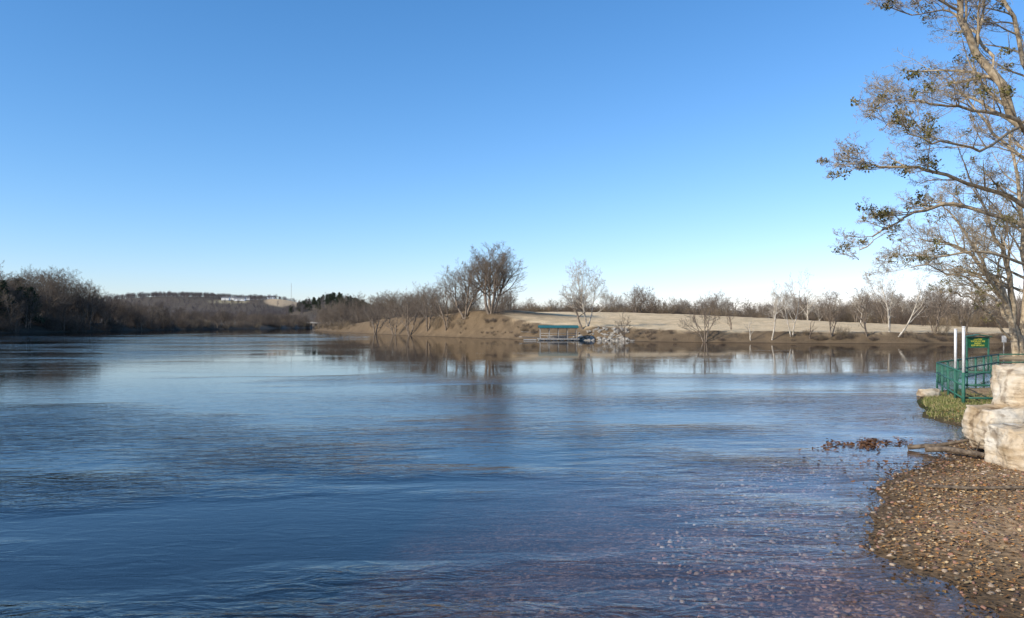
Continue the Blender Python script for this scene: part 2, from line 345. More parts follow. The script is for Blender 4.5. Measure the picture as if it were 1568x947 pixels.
# ---------------------------------------------------------------- river surface
def river():
    xs=np.concatenate([np.linspace(-320,-60,60),np.linspace(-58,60,200),np.linspace(63,170,30)])
    ys=np.concatenate([np.linspace(-170,0,20),np.linspace(1,60,200),np.linspace(61,150,100),np.linspace(153,900,80)])
    X,Y=np.meshgrid(xs,ys)
    nx,ny=len(xs),len(ys)
    wx=fbm(X*.08,Y*.12,51)*14; wy=fbm(X*.08,Y*.12,52)*8
    st=np.clip(fbm((X+wx)*.07,(Y+wy)*.24,31)*4+.35,0,1.2)
    a=.18+.75*st
    a=a+.6*G(X,Y,4,25+wy*.4,9,2.5)+.6*G(X,Y,-5,17+wy*.4,9,2)
    a=a+1.25*sstep((24-Y)/9)*np.clip(.35+fbm((X+wx*.3)*.22,(Y+wy*.3)*.5,37)*3.4,0,1.4)
    calm=sstep((Y-25)/18)*sstep((X+34)/15); a=a*(1-.92*calm)
    a=a+1.2*G(X,Y,18,36+(X-15)*.30+wy*.15,12,2.2)*sstep((X-6)/6)
    a=a+1.1*sstep((-X-25-Y*.10)/30)*np.clip(.25+fbm((X+wx)*.03,(Y+wy)*.14,35)*4,0,1.3)*sstep((190-Y)/60)
    a=a*(1-.8*sstep((Y-150)/100))
    a=a*(1-.65*sstep((X-4.5)/2)*sstep((21-Y)/4))
    mb=MB(); V=np.stack([X,Y,np.zeros_like(X)],-1).reshape(-1,3)
    i=np.arange(ny-1)[:,None]*nx; j=np.arange(nx-1)[None]
    Q=np.stack([i+j,i+j+1,i+nx+j+1,i+nx+j],-1).reshape(-1,4)
    mb.add(V,Q,0,np.repeat(np.clip(a,0.02,2.2).reshape(-1,1),3,1)); me=mb.mesh('river',[])
    m,nt=new_mat('river_water'); L=nt.links
    out=N(nt,'ShaderNodeOutputMaterial'); geo=N(nt,'ShaderNodeNewGeometry'); at=N(nt,'ShaderNodeAttribute',attribute_name='Col')
    def nz(scale,sx,sy,det,rot=0,dist=.6):
        mp=N(nt,'ShaderNodeMapping'); mp.inputs['Scale'].default_value=(sx,sy,1); mp.inputs['Rotation'].default_value=(0,0,R(rot)); L.new(geo.outputs['Position'],mp.inputs[0])
        n=N(nt,'ShaderNodeTexNoise'); n.inputs['Scale'].default_value=scale; n.inputs['Detail'].default_value=det; n.inputs['Distortion'].default_value=dist; L.new(mp.outputs[0],n.inputs['Vector']); return n
    A=nz(1.0,.4,1.0,2,8); B=nz(3.6,.5,1.1,4,-12,1.2); Cn=nz(.35,.5,1,1,20); Dn=nz(9,.6,1,3,14,1.0)
    def mth(op,a_,k=None):
        q=N(nt,'ShaderNodeMath',operation=op); L.new(a_,q.inputs[0])
        if isinstance(k,float): q.inputs[1].default_value=k
        elif k is not None: L.new(k,q.inputs[1])
        return q.outputs[0]
    mul=lambda a_,k: mth('MULTIPLY',a_,k)
    hgt=mth('ADD',mth('ADD',mul(A.outputs['Fac'],.026),mul(B.outputs['Fac'],.026)),mth('ADD',mul(Cn.outputs['Fac'],.022),mul(Dn.outputs['Fac'],.005)))
    hgt=mul(hgt,at.outputs['Fac'])
    bp=N(nt,'ShaderNodeBump'); bp.inputs['Strength'].default_value=1; bp.inputs['Distance'].default_value=1.0; L.new(hgt,bp.inputs['Height'])
    gl=N(nt,'ShaderNodeBsdfGlossy'); gl.inputs['Roughness'].default_value=.012; L.new(bp.outputs[0],gl.inputs['Normal'])
    tr=N(nt,'ShaderNodeBsdfTransparent'); tr.inputs[0].default_value=(.84,.84,.86,1)
    # water reflectance (Schlick, n=1.33) valid from both sides of the surface
    dt=N(nt,'ShaderNodeVectorMath',operation='DOT_PRODUCT'); L.new(geo.outputs['Incoming'],dt.inputs[0]); L.new(bp.outputs[0],dt.inputs[1])
    ab=mth('ABSOLUTE',dt.outputs['Value']); 
    iv=N(nt,'ShaderNodeMath',operation='SUBTRACT',use_clamp=True); iv.inputs[0].default_value=1; L.new(ab,iv.inputs[1])
    p5=mth('POWER',iv.outputs[0],5.0); fr=mth('ADD',mul(p5,.98),.02)
    mx=N(nt,'ShaderNodeMixShader'); L.new(fr,mx.inputs[0]); L.new(tr.outputs[0],mx.inputs[1]); L.new(gl.outputs[0],mx.inputs[2]); L.new(mx.outputs[0],out.inputs[0])
    me.materials.append(m); link('river',me)
river()

# ---------------------------------------------------------------- tree prototypes & masses
rng=np.random.default_rng(5)
Pm=PT(4,(9,6,5,4,3),rmin=.016)
Pl=PT(3,(9,6,5,3),rmin=.035)
prot_mid=[bare_tree_mesh(f'woodland_tree_mesh_{i}',40+i,12,.2,1+(i%3),.28,Pm,M_bark,t0=.2) for i in range(6)]
prot_dark=[]
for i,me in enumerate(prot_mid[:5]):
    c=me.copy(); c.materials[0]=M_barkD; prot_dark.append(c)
prot_pale=[]
for i,me in enumerate(prot_mid[:3]):
    c=me.copy(); c.materials[0]=M_pale; prot_pale.append(c)
prot_low=[bare_tree_mesh(f'hill_tree_mesh_{i}',60+i,12,.22,1,.2,Pl,M_hill,t0=.15) for i in range(4)]
prot_ever=[evergreen_mesh(f'evergreen_mesh_{i}',70+i,11) for i in range(3)]
prot_brush=[brush_mesh(f'brush_mesh_{i}',80+i,2.4,M_brush) for i in range(4)]
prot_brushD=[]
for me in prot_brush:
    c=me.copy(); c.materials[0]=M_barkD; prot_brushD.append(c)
def scatter(parent,tag,meshes,X,Y,smin,smax,zoff=0):
    X=np.array(X);Y=np.array(Y); Z,S=height(X,Y)
    for i in range(len(X)):
        if S[i]<.3: continue
        s=rng.uniform(smin,smax)
        link(tag,meshes[int(rng.integers(len(meshes)))],parent,(X[i],Y[i],Z[i]+zoff),(0,0,rng.random()*6.283),(s*rng.uniform(.85,1.2),s*rng.uniform(.85,1.2),s))
def area(n,x0,x1,y0,y1,cond=None):
    X=rng.uniform(x0,x1,n); Y=rng.uniform(y0,y1,n); Z,S=height(X,Y); k=S>1
    if cond is not None: k&=cond(X,Y,S)
    return X[k],Y[k]
# left bank woodland
E=empty('left_bank_woodland')
X,Y=area(1700,-250,-135,130,380,lambda x,y,s:(s<50)&(~pen_mask(x,y))&(rng.random(len(x))<np.where(s<18,.6,.4)))
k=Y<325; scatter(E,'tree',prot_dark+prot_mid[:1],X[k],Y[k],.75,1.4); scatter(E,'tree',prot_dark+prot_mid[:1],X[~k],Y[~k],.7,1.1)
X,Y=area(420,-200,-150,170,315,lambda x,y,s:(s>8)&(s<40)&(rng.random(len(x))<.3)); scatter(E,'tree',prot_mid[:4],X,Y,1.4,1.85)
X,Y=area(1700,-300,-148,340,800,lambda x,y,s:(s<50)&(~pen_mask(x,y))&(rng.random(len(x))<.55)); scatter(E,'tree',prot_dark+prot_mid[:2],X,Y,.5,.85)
X,Y=area(90,-230,-135,130,300,lambda x,y,s:(s<50)&(s>4)&(rng.random(len(x))<.35)); scatter(E,'evergreen',prot_ever,X,Y,1.0,1.7)
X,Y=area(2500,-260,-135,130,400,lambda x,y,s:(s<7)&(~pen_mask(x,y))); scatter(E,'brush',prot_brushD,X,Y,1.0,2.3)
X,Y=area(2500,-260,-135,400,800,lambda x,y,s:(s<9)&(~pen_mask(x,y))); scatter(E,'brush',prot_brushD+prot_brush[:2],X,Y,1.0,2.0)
# peninsula bank woodland (left of the big tree)
E=empty('peninsula_woodland')
X,Y=area(1700,-160,-12,152,780,lambda x,y,s:pen_mask(x,y)&(s<np.where(y<260,22,40))&(x<-15-(y-150)*.02)&(rng.random(len(x))<.6))
k=Y<270; scatter(E,'tree',prot_mid,X[k],Y[k],.55,.92); scatter(E,'tree',prot_mid,X[~k],Y[~k],.6,1.0)
X,Y=area(3300,-160,-9,150,600,lambda x,y,s:pen_mask(x,y)&(s<12)); scatter(E,'brush',prot_brush+prot_brushD[:3],X,Y,.4,1.0)
# tree band behind meadow
E=empty('meadow_edge_treeline')
X,Y=area(420,-40,260,242,360,lambda x,y,s:pen_mask(x,y)); scatter(E,'tree',prot_mid,X,Y,.55,.95)
X,Y=area(300,70,230,130,240,lambda x,y,s:pen_mask(x,y)&(x>76+(215-y)*.05)); scatter(E,'tree',prot_mid+prot_pale[:1],X,Y,.45,.85)
X,Y=area(500,-30,240,240,266,lambda x,y,s:pen_mask(x,y)); scatter(E,'brush',prot_brushD+prot_brush,X,Y,1.0,2.2)
X,Y=area(380,76,220,128,215,lambda x,y,s:pen_mask(x,y)&(x>78+(200-y)*.05)); scatter(E,'brush',prot_brushD+prot_brush,X,Y,.8,1.7)
X,Y=area(14,-20,260,280,380,lambda x,y,s:pen_mask(x,y)); scatter(E,'evergreen',prot_ever,X,Y,.5,.75)
# waterside brush of meadow
E=empty('waterside_brush')
X,Y=area(6500,-12,130,98,160,lambda x,y,s:pen_mask(x,y)&(s<3.4)&~((x>5)&(x<18))&(vnoise(x*.15,y*.15,4)>.3)); scatter(E,'brush',prot_brushD+prot_brush[:2],X,Y,.14,.36)
X,Y=area(170,-12,120,98,160,lambda x,y,s:pen_mask(x,y)&(s<5)&~((x>3)&(x<18))); scatter(E,'brush',prot_brush+prot_brushD,X,Y,.4,.95)
# hill forests
E=empty('hillside_forest')
def hc(x,y,s): return (np.hypot((x-FLD[0])/FLD[2],(y-FLD[1])/FLD[3])>1.0)&(np.hypot((x-FLD2[0])/FLD2[2],(y-FLD2[1])/FLD2[3])>1)&(s>15)&~((abs(x/y+.285)<.03)&(y>1380)&(y<1500)&(rng.random(len(x))<.8))
X,Y=area(3000,-1200,-60,800,1850,hc); scatter(E,'tree',prot_low,X,Y,.75,1.15)
X,Y=area(1200,-900,-330,1500,1720,hc); scatter(E,'tree',prot_low,X,Y,.65,1.0)
X,Y=area(1000,-200,1100,480,950,hc); scatter(E,'tree',prot_low,X,Y,.7,1.1)
X,Y=area(230,-275,-188,930,1150,hc); scatter(E,'evergreen',prot_ever+prot_low[:1],X,Y,.7,1.0)
# right bank woodland behind the landing
E=empty('right_bank_woodland')
X,Y=area(90,44,130,58,90,lambda x,y,s:(~pen_mask(x,y))&(s>2.5)&(x>44+(y-58)*.5)); scatter(E,'tree',prot_mid,X,Y,.55,.95)

# ---- individual trees on the far bank
def solo(name,px,D,H,r,stems,spread,seed,mat,P=None,lean=(0,0),t0=.25,sx=1):
    x=(px-784)/1220*D; me=bare_tree_mesh(name,seed,H,r,stems,spread,P or PT(4,(9,6,5,4),rmin=.012),mat,lean,t0)
    link(name,me,None,(x,D,H1(x,D)),(0,0,0),(sx,sx,1))
Pbig=PT(4,(13,9,6,5),rmin=.012,trop=(.05,.10,.07,.03,.0,0)); Pbig['cr']=.58
solo('bare_oak_tree',752,152,13.6,.50,4,.36,141,M_bark,Pbig,t0=.30,sx=1.15)
solo('bare_oak_tree',712,158,12.5,.34,3,.35,102,M_bark,Pbig,t0=.25,sx=1.1)
solo('bare_tree',684,163,10.5,.25,2,.3,121,M_bark)
solo('bare_tree',655,172,11.0,.25,3,.35,103,M_bark)
solo('bare_tree',628,180,10.5,.25,3,.35,104,M_bark)
solo('bare_tree',605,190,9.0,.22,2,.3,122,M_bark)
solo('bare_tree',575,215,10.5,.25,2,.3,105,M_bark)
solo('sycamore_tree',900,131,11.5,.20,3,.32,106,M_pale,PT(4,(8,6,5,5),rmin=.012))
solo('bare_tree',893,130,8.0,.18,1,.2,107,M_bark,PT(4,(8,5,4,3)),lean=(-.45,0))
solo('bare_tree',958,119,4.8,.12,2,.3,108,M_bark,PT(4,(8,5,4,3)))
solo('bare_tree',1080,110,6.8,.16,3,.45,109,M_bark,PT(4,(8,5,4,4)),lean=(-.05,0))
solo('sycamore_tree',1150,108,4.0,.10,1,.2,110,M_pale,PT(2,(4,3)),lean=(-.25,0))
solo('sycamore_tree',1182,107,9.0,.12,1,.2,111,M_pale,PT(4,(7,5,4,4)),lean=(.05,0))
solo('sycamore_tree',1212,107,8.6,.13,2,.18,112,M_pale,PT(4,(7,5,4,4)))
solo('bare_tree',1274,106,6.5,.13,2,.3,113,M_bark,PT(4,(8,5,4,4)))
solo('bare_tree',1328,105,6.8,.13,2,.3,114,M_bark,PT(4,(8,5,4,4)),lean=(-.1,0))
solo('sycamore_tree',1362,106,10.0,.15,2,.16,115,M_pale,PT(4,(8,5,4,4)))
solo('sycamore_tree',1375,104,9.0,.14,1,.2,116,M_pale,PT(4,(6,4,4,3)),lean=(.55,0))
solo('bare_tree',1432,105,7.5,.15,3,.3,117,M_bark,PT(4,(8,5,4,4)))
solo('bare_tree',1480,107,7.5,.15,2,.3,118,M_bark,PT(4,(8,5,4,4)))
solo('bare_tree',1240,106,3.5,.10,1,.3,119,M_barkD,PT(2,(5,3)),lean=(.1,0))
solo('bare_tree',1120,118,3.6,.10,2,.4,120,M_bark,PT(3,(6,4,3)))

# ---- big landing trees on the right
def limb_tree(name,limbs,P,seed,mats,clumps,csize):
    rg=np.random.default_rng(seed); mb=MB()
    for pts,r0,r1,n,ratio,t0 in limbs:
        pts=[np.array(p,float) for p in pts]
        out=[]; 
        for a,b in zip(pts[:-1],pts[1:]):
            for f in (0,.33,.66): out.append(a*(1-f)+b*f+rg.normal(0,.12,3)*(f>0))
        out.append(pts[-1]); dirs=[unit(out[min(i+1,len(out)-1)]-out[max(i-1,0)]) for i in range(len(out))]
        t=np.linspace(0,1,len(out)); rad=r0+(r1-r0)*t**.8
        mb.tube(out,rad,8)
        L=sum(np.linalg.norm(b-a) for a,b in zip(pts[:-1],pts[1:]))
        spawn(mb,out,dirs,rad,L,0,P,rg,n=n,t0=t0,ratio=ratio)
    tips=np.array(mb.tips)
    for k in range(clumps):
        c=tips[int(rg.integers(len(tips)))]; s=csize*rg.uniform(.35,1.2)
        leaf_clump(mb,c,s,int(50*s/csize),.08,rg,1,.8)
    print(name,len(mb.tips))
    return link(name,mb.mesh(name,mats))
def LP(D,*pp): 
    return [sight(px,py,D+(dz[0] if dz else 0)) for px,py,*dz in pp]
P1=PT(4,(12,7,6,5,0),rmin=.007,trop=(.05,.03,.0,-.02,-.02,0),wob=(.1,.13,.18,.22,.25,.25)); P1['ratio']=(.3,.55,.55,.5,.5)
P1['seg']=(9,6,5,4,3,3); P1['cr']=.48; P1['sides']=(7,5,4,3,3)
D1=38
limbs=[
 (LP(D1,(1655,556),(1648,470),(1640,400),(1605,260),(1535,130),(1482,50),(1455,-30),(1440,-120)),.40,.10,15,.19,.40),
 (LP(D1,(1603,262),(1560,185,-1),(1490,170,-2),(1425,160,-3),(1395,145,-3)),.13,.025,14,.32,.2),
 (LP(D1,(1630,345),(1545,300,-.5),(1450,268,-1),(1370,256,-1),(1320,258,-1),(1288,266,-1)),.14,.02,24,.18,.12),
 (LP(D1,(1635,385),(1545,335,1),(1460,312,2),(1400,325,2),(1352,352,2),(1328,378,2),(1312,396,2)),.14,.02,22,.18,.12),
 (LP(D1,(1520,105),(1495,50,1),(1455,18,2),(1410,22,2),(1365,12,2)),.09,.025,13,.32,.2),
 (LP(D1,(1603,262),(1590,150,2),(1560,60,3),(1520,-30,3),(1480,-120,3)),.18,.06,15,.27,.2),
 (LP(D1,(1570,190),(1500,232,-3),(1440,216,-4),(1390,205,-4),(1355,195,-4)),.08,.02,14,.30,.2),
 (LP(D1,(1642,430),(1560,402,-2),(1490,385,-3),(1430,395,-3),(1395,410,-3)),.10,.02,14,.26,.2),
 (LP(D1,(1610,280),(1640,120,3),(1660,0,4),(1640,-120,4)),.22,.08,10,.3,.2),
 (LP(D1,(1620,310),(1570,245,3),(1520,205,4),(1480,150,5),(1450,110,5)),.12,.03,14,.3,.2),
]
limb_tree('landing_sycamore_tree',limbs,P1,201,[M_hero,M_mist],140,.40)
P2=dict(P1); P2['n']=(12,7,6,4,0); P2['rmin']=.009; D2=58
limbs=[
 (LP(D2,(1556,548),(1545,480),(1525,430),(1490,392),(1450,372),(1410,366)),.30,.04,17,.32,.25),
 (LP(D2,(1560,548),(1552,470),(1540,400),(1515,340),(1490,290)),.32,.05,15,.3,.25),
 (LP(D2,(1566,548),(1572,450),(1568,350),(1558,270),(1545,200)),.34,.06,15,.3,.25),
 (LP(D2,(1552,500),(1520,455,2),(1480,425,3),(1440,415,3),(1405,395,3)),.15,.03,13,.32,.2),
 (LP(D2,(1545,470),(1505,400,-2),(1470,345,-3),(1440,300,-3)),.15,.03,13,.3,.2),
 (LP(D2,(1572,548),(1600,450,2),(1640,350,2),(1660,260,2)),.3,.05,12,.3,.3),
 (LP(D2,(1548,520),(1515,480,-1),(1485,455,-2),(1455,450,-2)),.10,.025,11,.34,.2),
]
limb_tree('landing_tree_clump',limbs,P2,202,[M_hero,M_mist],90,.42)

# ---------------------------------------------------------------- limestone blocks
def rock_mesh(name,size,seed,cuts=36,rough=.10,mat=M_lime,round_=.24,chips=7):
    bm=bmesh.new(); bmesh.ops.create_cube(bm,size=2); bmesh.ops.subdivide_edges(bm,edges=bm.edges[:],cuts=cuts,use_grid_fill=True)
    o=Vector((seed*3.1,seed*1.7,seed*.9)); rr=random.Random(seed)
    planes=[]
    for _ in range(chips):
        n=Vector((rr.uniform(-1,1),rr.uniform(-1,1),rr.uniform(-.6,1))).normalized(); planes.append((n,rr.uniform(.76,.95)))
    for v in bm.verts:
        p=v.co.copy(); sp=p.normalized()*1.25
        p=p.lerp(sp,round_)
        for n,dd in planes:
            ext=(abs(n.x)+abs(n.y)+abs(n.z))*dd*.92
            e=p.dot(n)-ext
            if e>0: p-=n*e*.9
        q=Vector((p.x*size[0]/2,p.y*size[1]/2,p.z*size[2]/2))
        n=v.co.normalized()
        d=mnoise.fractal(q*1.6+o,1,2.1,4)*rough+mnoise.fractal(q*7+o,1,2,4)*rough*.25
        lay=mnoise.noise(Vector((q.x*.5,q.y*.5,q.z*5))+o); d+=-rough*.25*(1-abs(lay)/.06) if abs(lay)<.06 else 0
        v.co=q+n*d
    for f in bm.faces: f.smooth=True
    me=bpy.data.meshes.new(name); bm.to_mesh(me); bm.free(); me.materials.append(mat)
    return me
link('limestone_block',rock_mesh('limestone_block',(1.75,1.1,.78),3),None,(8.92,13.25,.31),(0,.03,.12))
link('limestone_block',rock_mesh('limestone_block',(2.1,1.1,.80),5),None,(9.55,14.5,.55),(.02,-.05,-.1))
link('limestone_block',rock_mesh('limestone_block',(2.2,1.1,.88),8),None,(10.15,14.9,1.16),(0,.04,.15))
link('shore_stone',rock_mesh('shore_stone',(.6,.4,.26),11,8,.04),None,(13.9,26.6,.14))
# riprap
rg=np.random.default_rng(9)
bm=bmesh.new()
for k in range(420):
    x=rg.uniform(9.5,18.0); y=rg.uniform(118,129); 
    h,s=height(np.array([x]),np.array([y])); 
    if s[0]<-.6 or s[0]>4.0: continue
    z=float(max(h[0],-.1)); sc=rg.uniform(.12,.34)
    r=bmesh.ops.create_icosphere(bm,subdivisions=1,radius=sc,matrix=Matrix.Translation((x,y,z+sc*.2))@Matrix.Rotation(rg.random()*6,4,'Z')@Matrix.Diagonal((1.3,1,.7,1)))
    for v in r['verts']: v.co+=Vector(rg.normal(0,sc*.18,3))
me=bpy.data.meshes.new('riprap_rocks'); bm.to_mesh(me); bm.free(); me.materials.append(M_rip); link('riprap_rocks',me)

# ---------------------------------------------------------------- leaves, pebbles
def ground_litter():
    rg=np.random.default_rng(12)
    n=90000; X=rg.uniform(2.5,14,n); Y=rg.uniform(4.0,24,n); Z,S=height(X,Y)
    k=(S>-.45)&(X/Y<.75)&(Z>-.06)&(rg.random(n)<np.where(Y<16,.9,.4)*(.25+1.2*vnoise(X*1.3,Y*1.3,8))*np.clip(.6+S*1.5,.12,1)); X,Y,Z,S=X[k],Y[k],np.maximum(Z[k],0.004),S[k]; n=len(X)
    a=rg.random(n)*6.283; t=rg.normal(0,.3,n); s=rg.uniform(.009,.034,n)
    u=np.stack([np.cos(a),np.sin(a),t*.6],-1); v=np.stack([-np.sin(a),np.cos(a),rg.normal(0,.3,n)],-1)
    P=np.stack([X,Y,Z+.010+rg.random(n)*.010],-1)
    V=np.stack([P-u*s[:,None],P-v*s[:,None]*.6+[0,0,.006],P+u*s[:,None],P+v*s[:,None]*.6+[0,0,.005]],1).reshape(-1,3)
    pal=np.array([(.42,.19,.06),(.48,.28,.11),(.26,.135,.055),(.56,.41,.23),(.17,.10,.05),(.44,.23,.08),(.34,.19,.085),(.50,.35,.18)])
    C=np.repeat(pal[rg.integers(0,len(pal),n)]*rg.uniform(.65,1.15,(n,1))*np.clip(.35+S*1.4,.3,1)[:,None],4,0)
    mb=MB(); mb.add(V,np.arange(n*4).reshape(-1,4),0,C); link('fallen_leaves',mb.mesh('fallen_leaves',[M_leaf],False))
    n=9000; X=rg.uniform(-1,12,n); Y=rg.uniform(4.5,18,n); Z,S=height(X,Y); k=(S>-2.4)&(X/Y<.75); X,Y,Z=X[k],Y[k],Z[k]; n=len(X)
    cube=np.array([(-1,-1,-1),(1,-1,-1),(1,1,-1),(-1,1,-1),(-.6,-.6,1),(.6,-.6,1),(.6,.6,1),(-.6,.6,1)],float)
    fq=np.array([(0,3,2,1),(4,5,6,7),(0,1,5,4),(1,2,6,5),(2,3,7,6),(3,0,4,7)])
    s=rg.uniform(.008,.03,n); a=rg.random(n)*6.28
    jit=cube[None]+rg.normal(0,.22,(n,8,3)); jit*=s[:,None,None]*np.array([1.2,.9,.5])
    x=jit[...,0]*np.cos(a)[:,None]-jit[...,1]*np.sin(a)[:,None]; y=jit[...,0]*np.sin(a)[:,None]+jit[...,1]*np.cos(a)[:,None]
    V=np.stack([x+X[:,None],y+Y[:,None],jit[...,2]+Z[:,None]+.004],-1).reshape(-1,3)
    Q=(fq[None]+np.arange(n)[:,None,None]*8).reshape(-1,4)
    pal=np.array([(.30,.20,.13),(.40,.30,.21),(.16,.10,.07),(.34,.18,.12)])
    C=np.repeat(pal[rg.integers(0,len(pal),n)]*rg.uniform(.5,1.1,(n,1)),8,0)
    mb=MB(); mb.add(V,Q,0,C); link('river_gravel',mb.mesh('river_gravel',[M_peb],True))
    n=520; X=rg.normal(7.1,.5,n); Y=16.0+(X-7)*.4+rg.normal(0,.22,n); Y=Y+.3*np.sin(X*7)
    X=np.r_[X,rg.normal(6.3,.7,120)]; Y=np.r_[Y,rg.normal(13.6,.7,120)]; n=len(X); a=rg.random(n)*6.28; s=rg.uniform(.02,.055,n)
    u=np.stack([np.cos(a),np.sin(a),rg.normal(0,.25,n)],-1); v=np.stack([-np.sin(a),np.cos(a),rg.normal(0,.25,n)],-1); P=np.stack([X,Y,.012+rg.random(n)*.02],-1)
    V=np.stack([P-u*s[:,None],P-v*s[:,None]*.6,P+u*s[:,None],P+v*s[:,None]*.6],1).reshape(-1,3)
    C=np.repeat(np.array([(.17,.08,.035)])*rg.uniform(.5,1.5,(n,1)),4,0)
    mb=MB(); mb.add(V,np.arange(n*4).reshape(-1,4),0,C); link('floating_leaf_litter',mb.mesh('floating_leaf_litter',[M_leaf],False))
    n=26000; X=rg.normal(12.9,1.7,n); Y=rg.normal(23.2,3.8,n); Z,S=height(X,Y); k=(S>.15)&(vnoise(X*1.2,Y*1.2,3)>.3); X,Y,Z=X[k],Y[k],Z[k]; n=len(X)
    hgt=rg.uniform(.03,.10,n); a=rg.random(n)*6.28; w=.008
    B=np.stack([X,Y,Z-.01],-1); o=np.stack([np.cos(a)*w,np.sin(a)*w,0*a],-1); T=B+np.stack([rg.normal(0,.03,n),rg.normal(0,.03,n),hgt],-1)
    V=np.stack([B-o,B+o,T+o*.3,T-o*.3],1).reshape(-1,3)
    pal=np.array([(.12,.15,.035),(.20,.20,.06),(.36,.29,.14)]); C=np.repeat(pal[rg.integers(0,3,n)],4,0)
    mb=MB(); mb.add(V,np.arange(n*4).reshape(-1,4),0,C); link('landing_grass',mb.mesh('landing_grass',[M_leaf],False))
ground_litter()
def log(name,pts,r0,r1,twigs,seed):
    rg=np.random.default_rng(seed); mb=MB(); pts=[np.array(p,float) for p in pts]
    mb.tube(pts,np.linspace(r0,r1,len(pts)),7)
    for k in range(twigs):
        i=int(rg.integers(1,len(pts))); p=pts[i]; d=unit(rg.normal(0,1,3)+[0,0,.6]); mb.tube([p,p+d*.15,p+d*.3+rg.normal(0,.04,3)],[r1*.5,r1*.35,r1*.15],4)
    link(name,mb.mesh(name,[M_wood]))
def gz(x,y,o): return (x,y,max(H1(x,y),0)+o)
log('driftwood_log',[gz(7.75,14.9,.08),gz(8.0,14.6,.12),gz(8.2,14.1,.11),gz(8.3,13.95,.10)],.06,.035,4,1)
log('driftwood_log',[gz(7.6,15.3,.05),gz(8.1,15.1,.12),gz(8.6,15.0,.2)],.05,.03,4,2)
log('fallen_stick',[gz(6.0,11.55,.03),gz(6.5,11.35,.04),gz(7.1,11.1,.05),gz(7.8,10.9,.04)],.03,.018,2,3)

# ---------------------------------------------------------------- green railing with gauge poles
E=empty('green_pier_railing')
path=[(14.6,23.4),(13.35,23.6),(15.9,29.8),(23.2,38.0),(27.5,38.6)]
deck=.12
for si,(a,b) in enumerate(zip(path[:-1],path[1:])):
    a=np.array(a);b=np.array(b);L=np.linalg.norm(b-a); n=max(1,int(round(L/1.6)))
    for k in range(n+(si==3)):
        p=a+(b-a)*k/n; rod(f'post_{si}_{k}',(p[0],p[1],-.3 if si>0 else 0),(p[0],p[1],deck+.88),.035,M_green,E)
    for z in (.12,.5,.88): rod(f'rail_{si}_{int(z*100)}',(a[0],a[1],deck+z),(b[0],b[1],deck+z),.028,M_green,E)
    if si in(1,2):
        nb=int(L/.22)
        for k in range(1,nb): p=a+(b-a)*k/nb; rod(f'baluster_{si}_{k}',(p[0],p[1],deck+.12),(p[0],p[1],deck+.88),.008,M_green,E,5)
rod('gate_rail_top',(14.6,23.4,1.02),(16.3,23.2,1.02),.028,M_green,E); rod('gate_rail_mid',(14.6,23.4,.62),(16.3,23.2,.62),.028,M_green,E)
for nm,x,y,top in(('gauge_pole',13.32,23.5,2.33),('gauge_pole',14.14,25.4,2.25)):
    E2=empty(nm,(x,y,0))
    for pn,z0,z1,rr_,mm in(('sleeve',-.2,1.0,.05,M_green),('white_pipe',1.0,top,.042,M_white),('cap',top,top+.03,.05,M_white)): rod(pn,(0,0,z0),(0,0,z1),rr_,mm,E2)

# ---------------------------------------------------------------- green warning sign
sx_,sy_=(1497-784)/1220*56,56.; sz_=.2
E=empty('warning_sign',(sx_,sy_,sz_))
box('board',(0,0,.98),(1.4,.06,.64),M_sgreen,E); box('frame_top',(0,-.01,1.33),(1.5,.10,.06),M_green,E); box('frame_bottom',(0,-.01,.63),(1.5,.10,.06),M_green,E)
for s in(-1,1):
    box('post',(s*.76,0,.55),(.10,.10,1.6),M_green,E); box('roof_slope',(s*.43,0,1.46),(.92,.5,.05),M_green,E,(0,s*.15,0))
for i,tx in enumerate(('CAUTION','WATER MAY RISE','RAPIDLY','KEEP OFF DOCK')):
    cu=bpy.data.curves.new('lettering','FONT'); cu.body=tx; cu.size=.15; cu.align_x='CENTER'; cu.extrude=.004; cu.offset=.002; cu.materials.append(M_yellow)
    o=bpy.data.objects.new(f'lettering_{i}',cu); scene.collection.objects.link(o); o.parent=E; o.location=(0,-.038,1.15-.145*i); o.rotation_euler=(R(90),0,0); o.scale=(.85,1,1)
x=(1537-784)/1220*60; E=empty('small_white_sign',(x,60,H1(x,60))); box('post',(0,0,.6),(.07,.07,1.4),M_deck,E); box('board',(0,-.05,1.25),(.35,.02,.5),M_white,E)

# ---------------------------------------------------------------- covered boat dock
dx,dy=7.2,124.5
E=empty('covered_boat_dock',(dx,dy,0))
box('floating_deck',(0,0,.22),(6.4,3.2,.18),M_deck,E)
for k in range(6): box(f'pontoon_{k}',(-2.7+k*1.08,0,.02),(.8,2.8,.2),M_deck,E,bevel=.08)
for ix in range(5):
    for iy in(-1,1): box('roof_post',(-2.8+ix*1.4,iy*1.4,1.15),(.08,.08,1.65),M_deck,E)
for iy in(-1,1): box('roof_slope',(0,iy*.92,2.16),(6.2,1.96,.06),M_teal,E,(-iy*.18,0,0))
box('eave_beam',(0,-1.45,1.90),(5.9,.08,.10),M_deck,E)
for iy in(-1,1):
    for z in(.75,1.1): rod('deck_rail',(-2.8,iy*1.42,z),(2.8,iy*1.42,z),.025,M_deck,E,5)
box('bench',(0,.3,.62),(3.5,.4,.06),M_deck,E); box('bench_legs',(0,.3,.48),(3.2,.1,.22),M_deck,E)
box('gangway_deck',(-4.4,1.6,.45),(3.4,1.0,.08),M_deck,E,(0,.05,.5))
for s in(-1,1): rod('gangway_rail',(-5.8,1.0+s*.45-.2,1.35),(-3.2,2.3+s*.45,1.2),.025,M_deck,E,5)
box('landing_float',(-4.4,-.6,.12),(2.0,1.4,.16),M_deck,E)

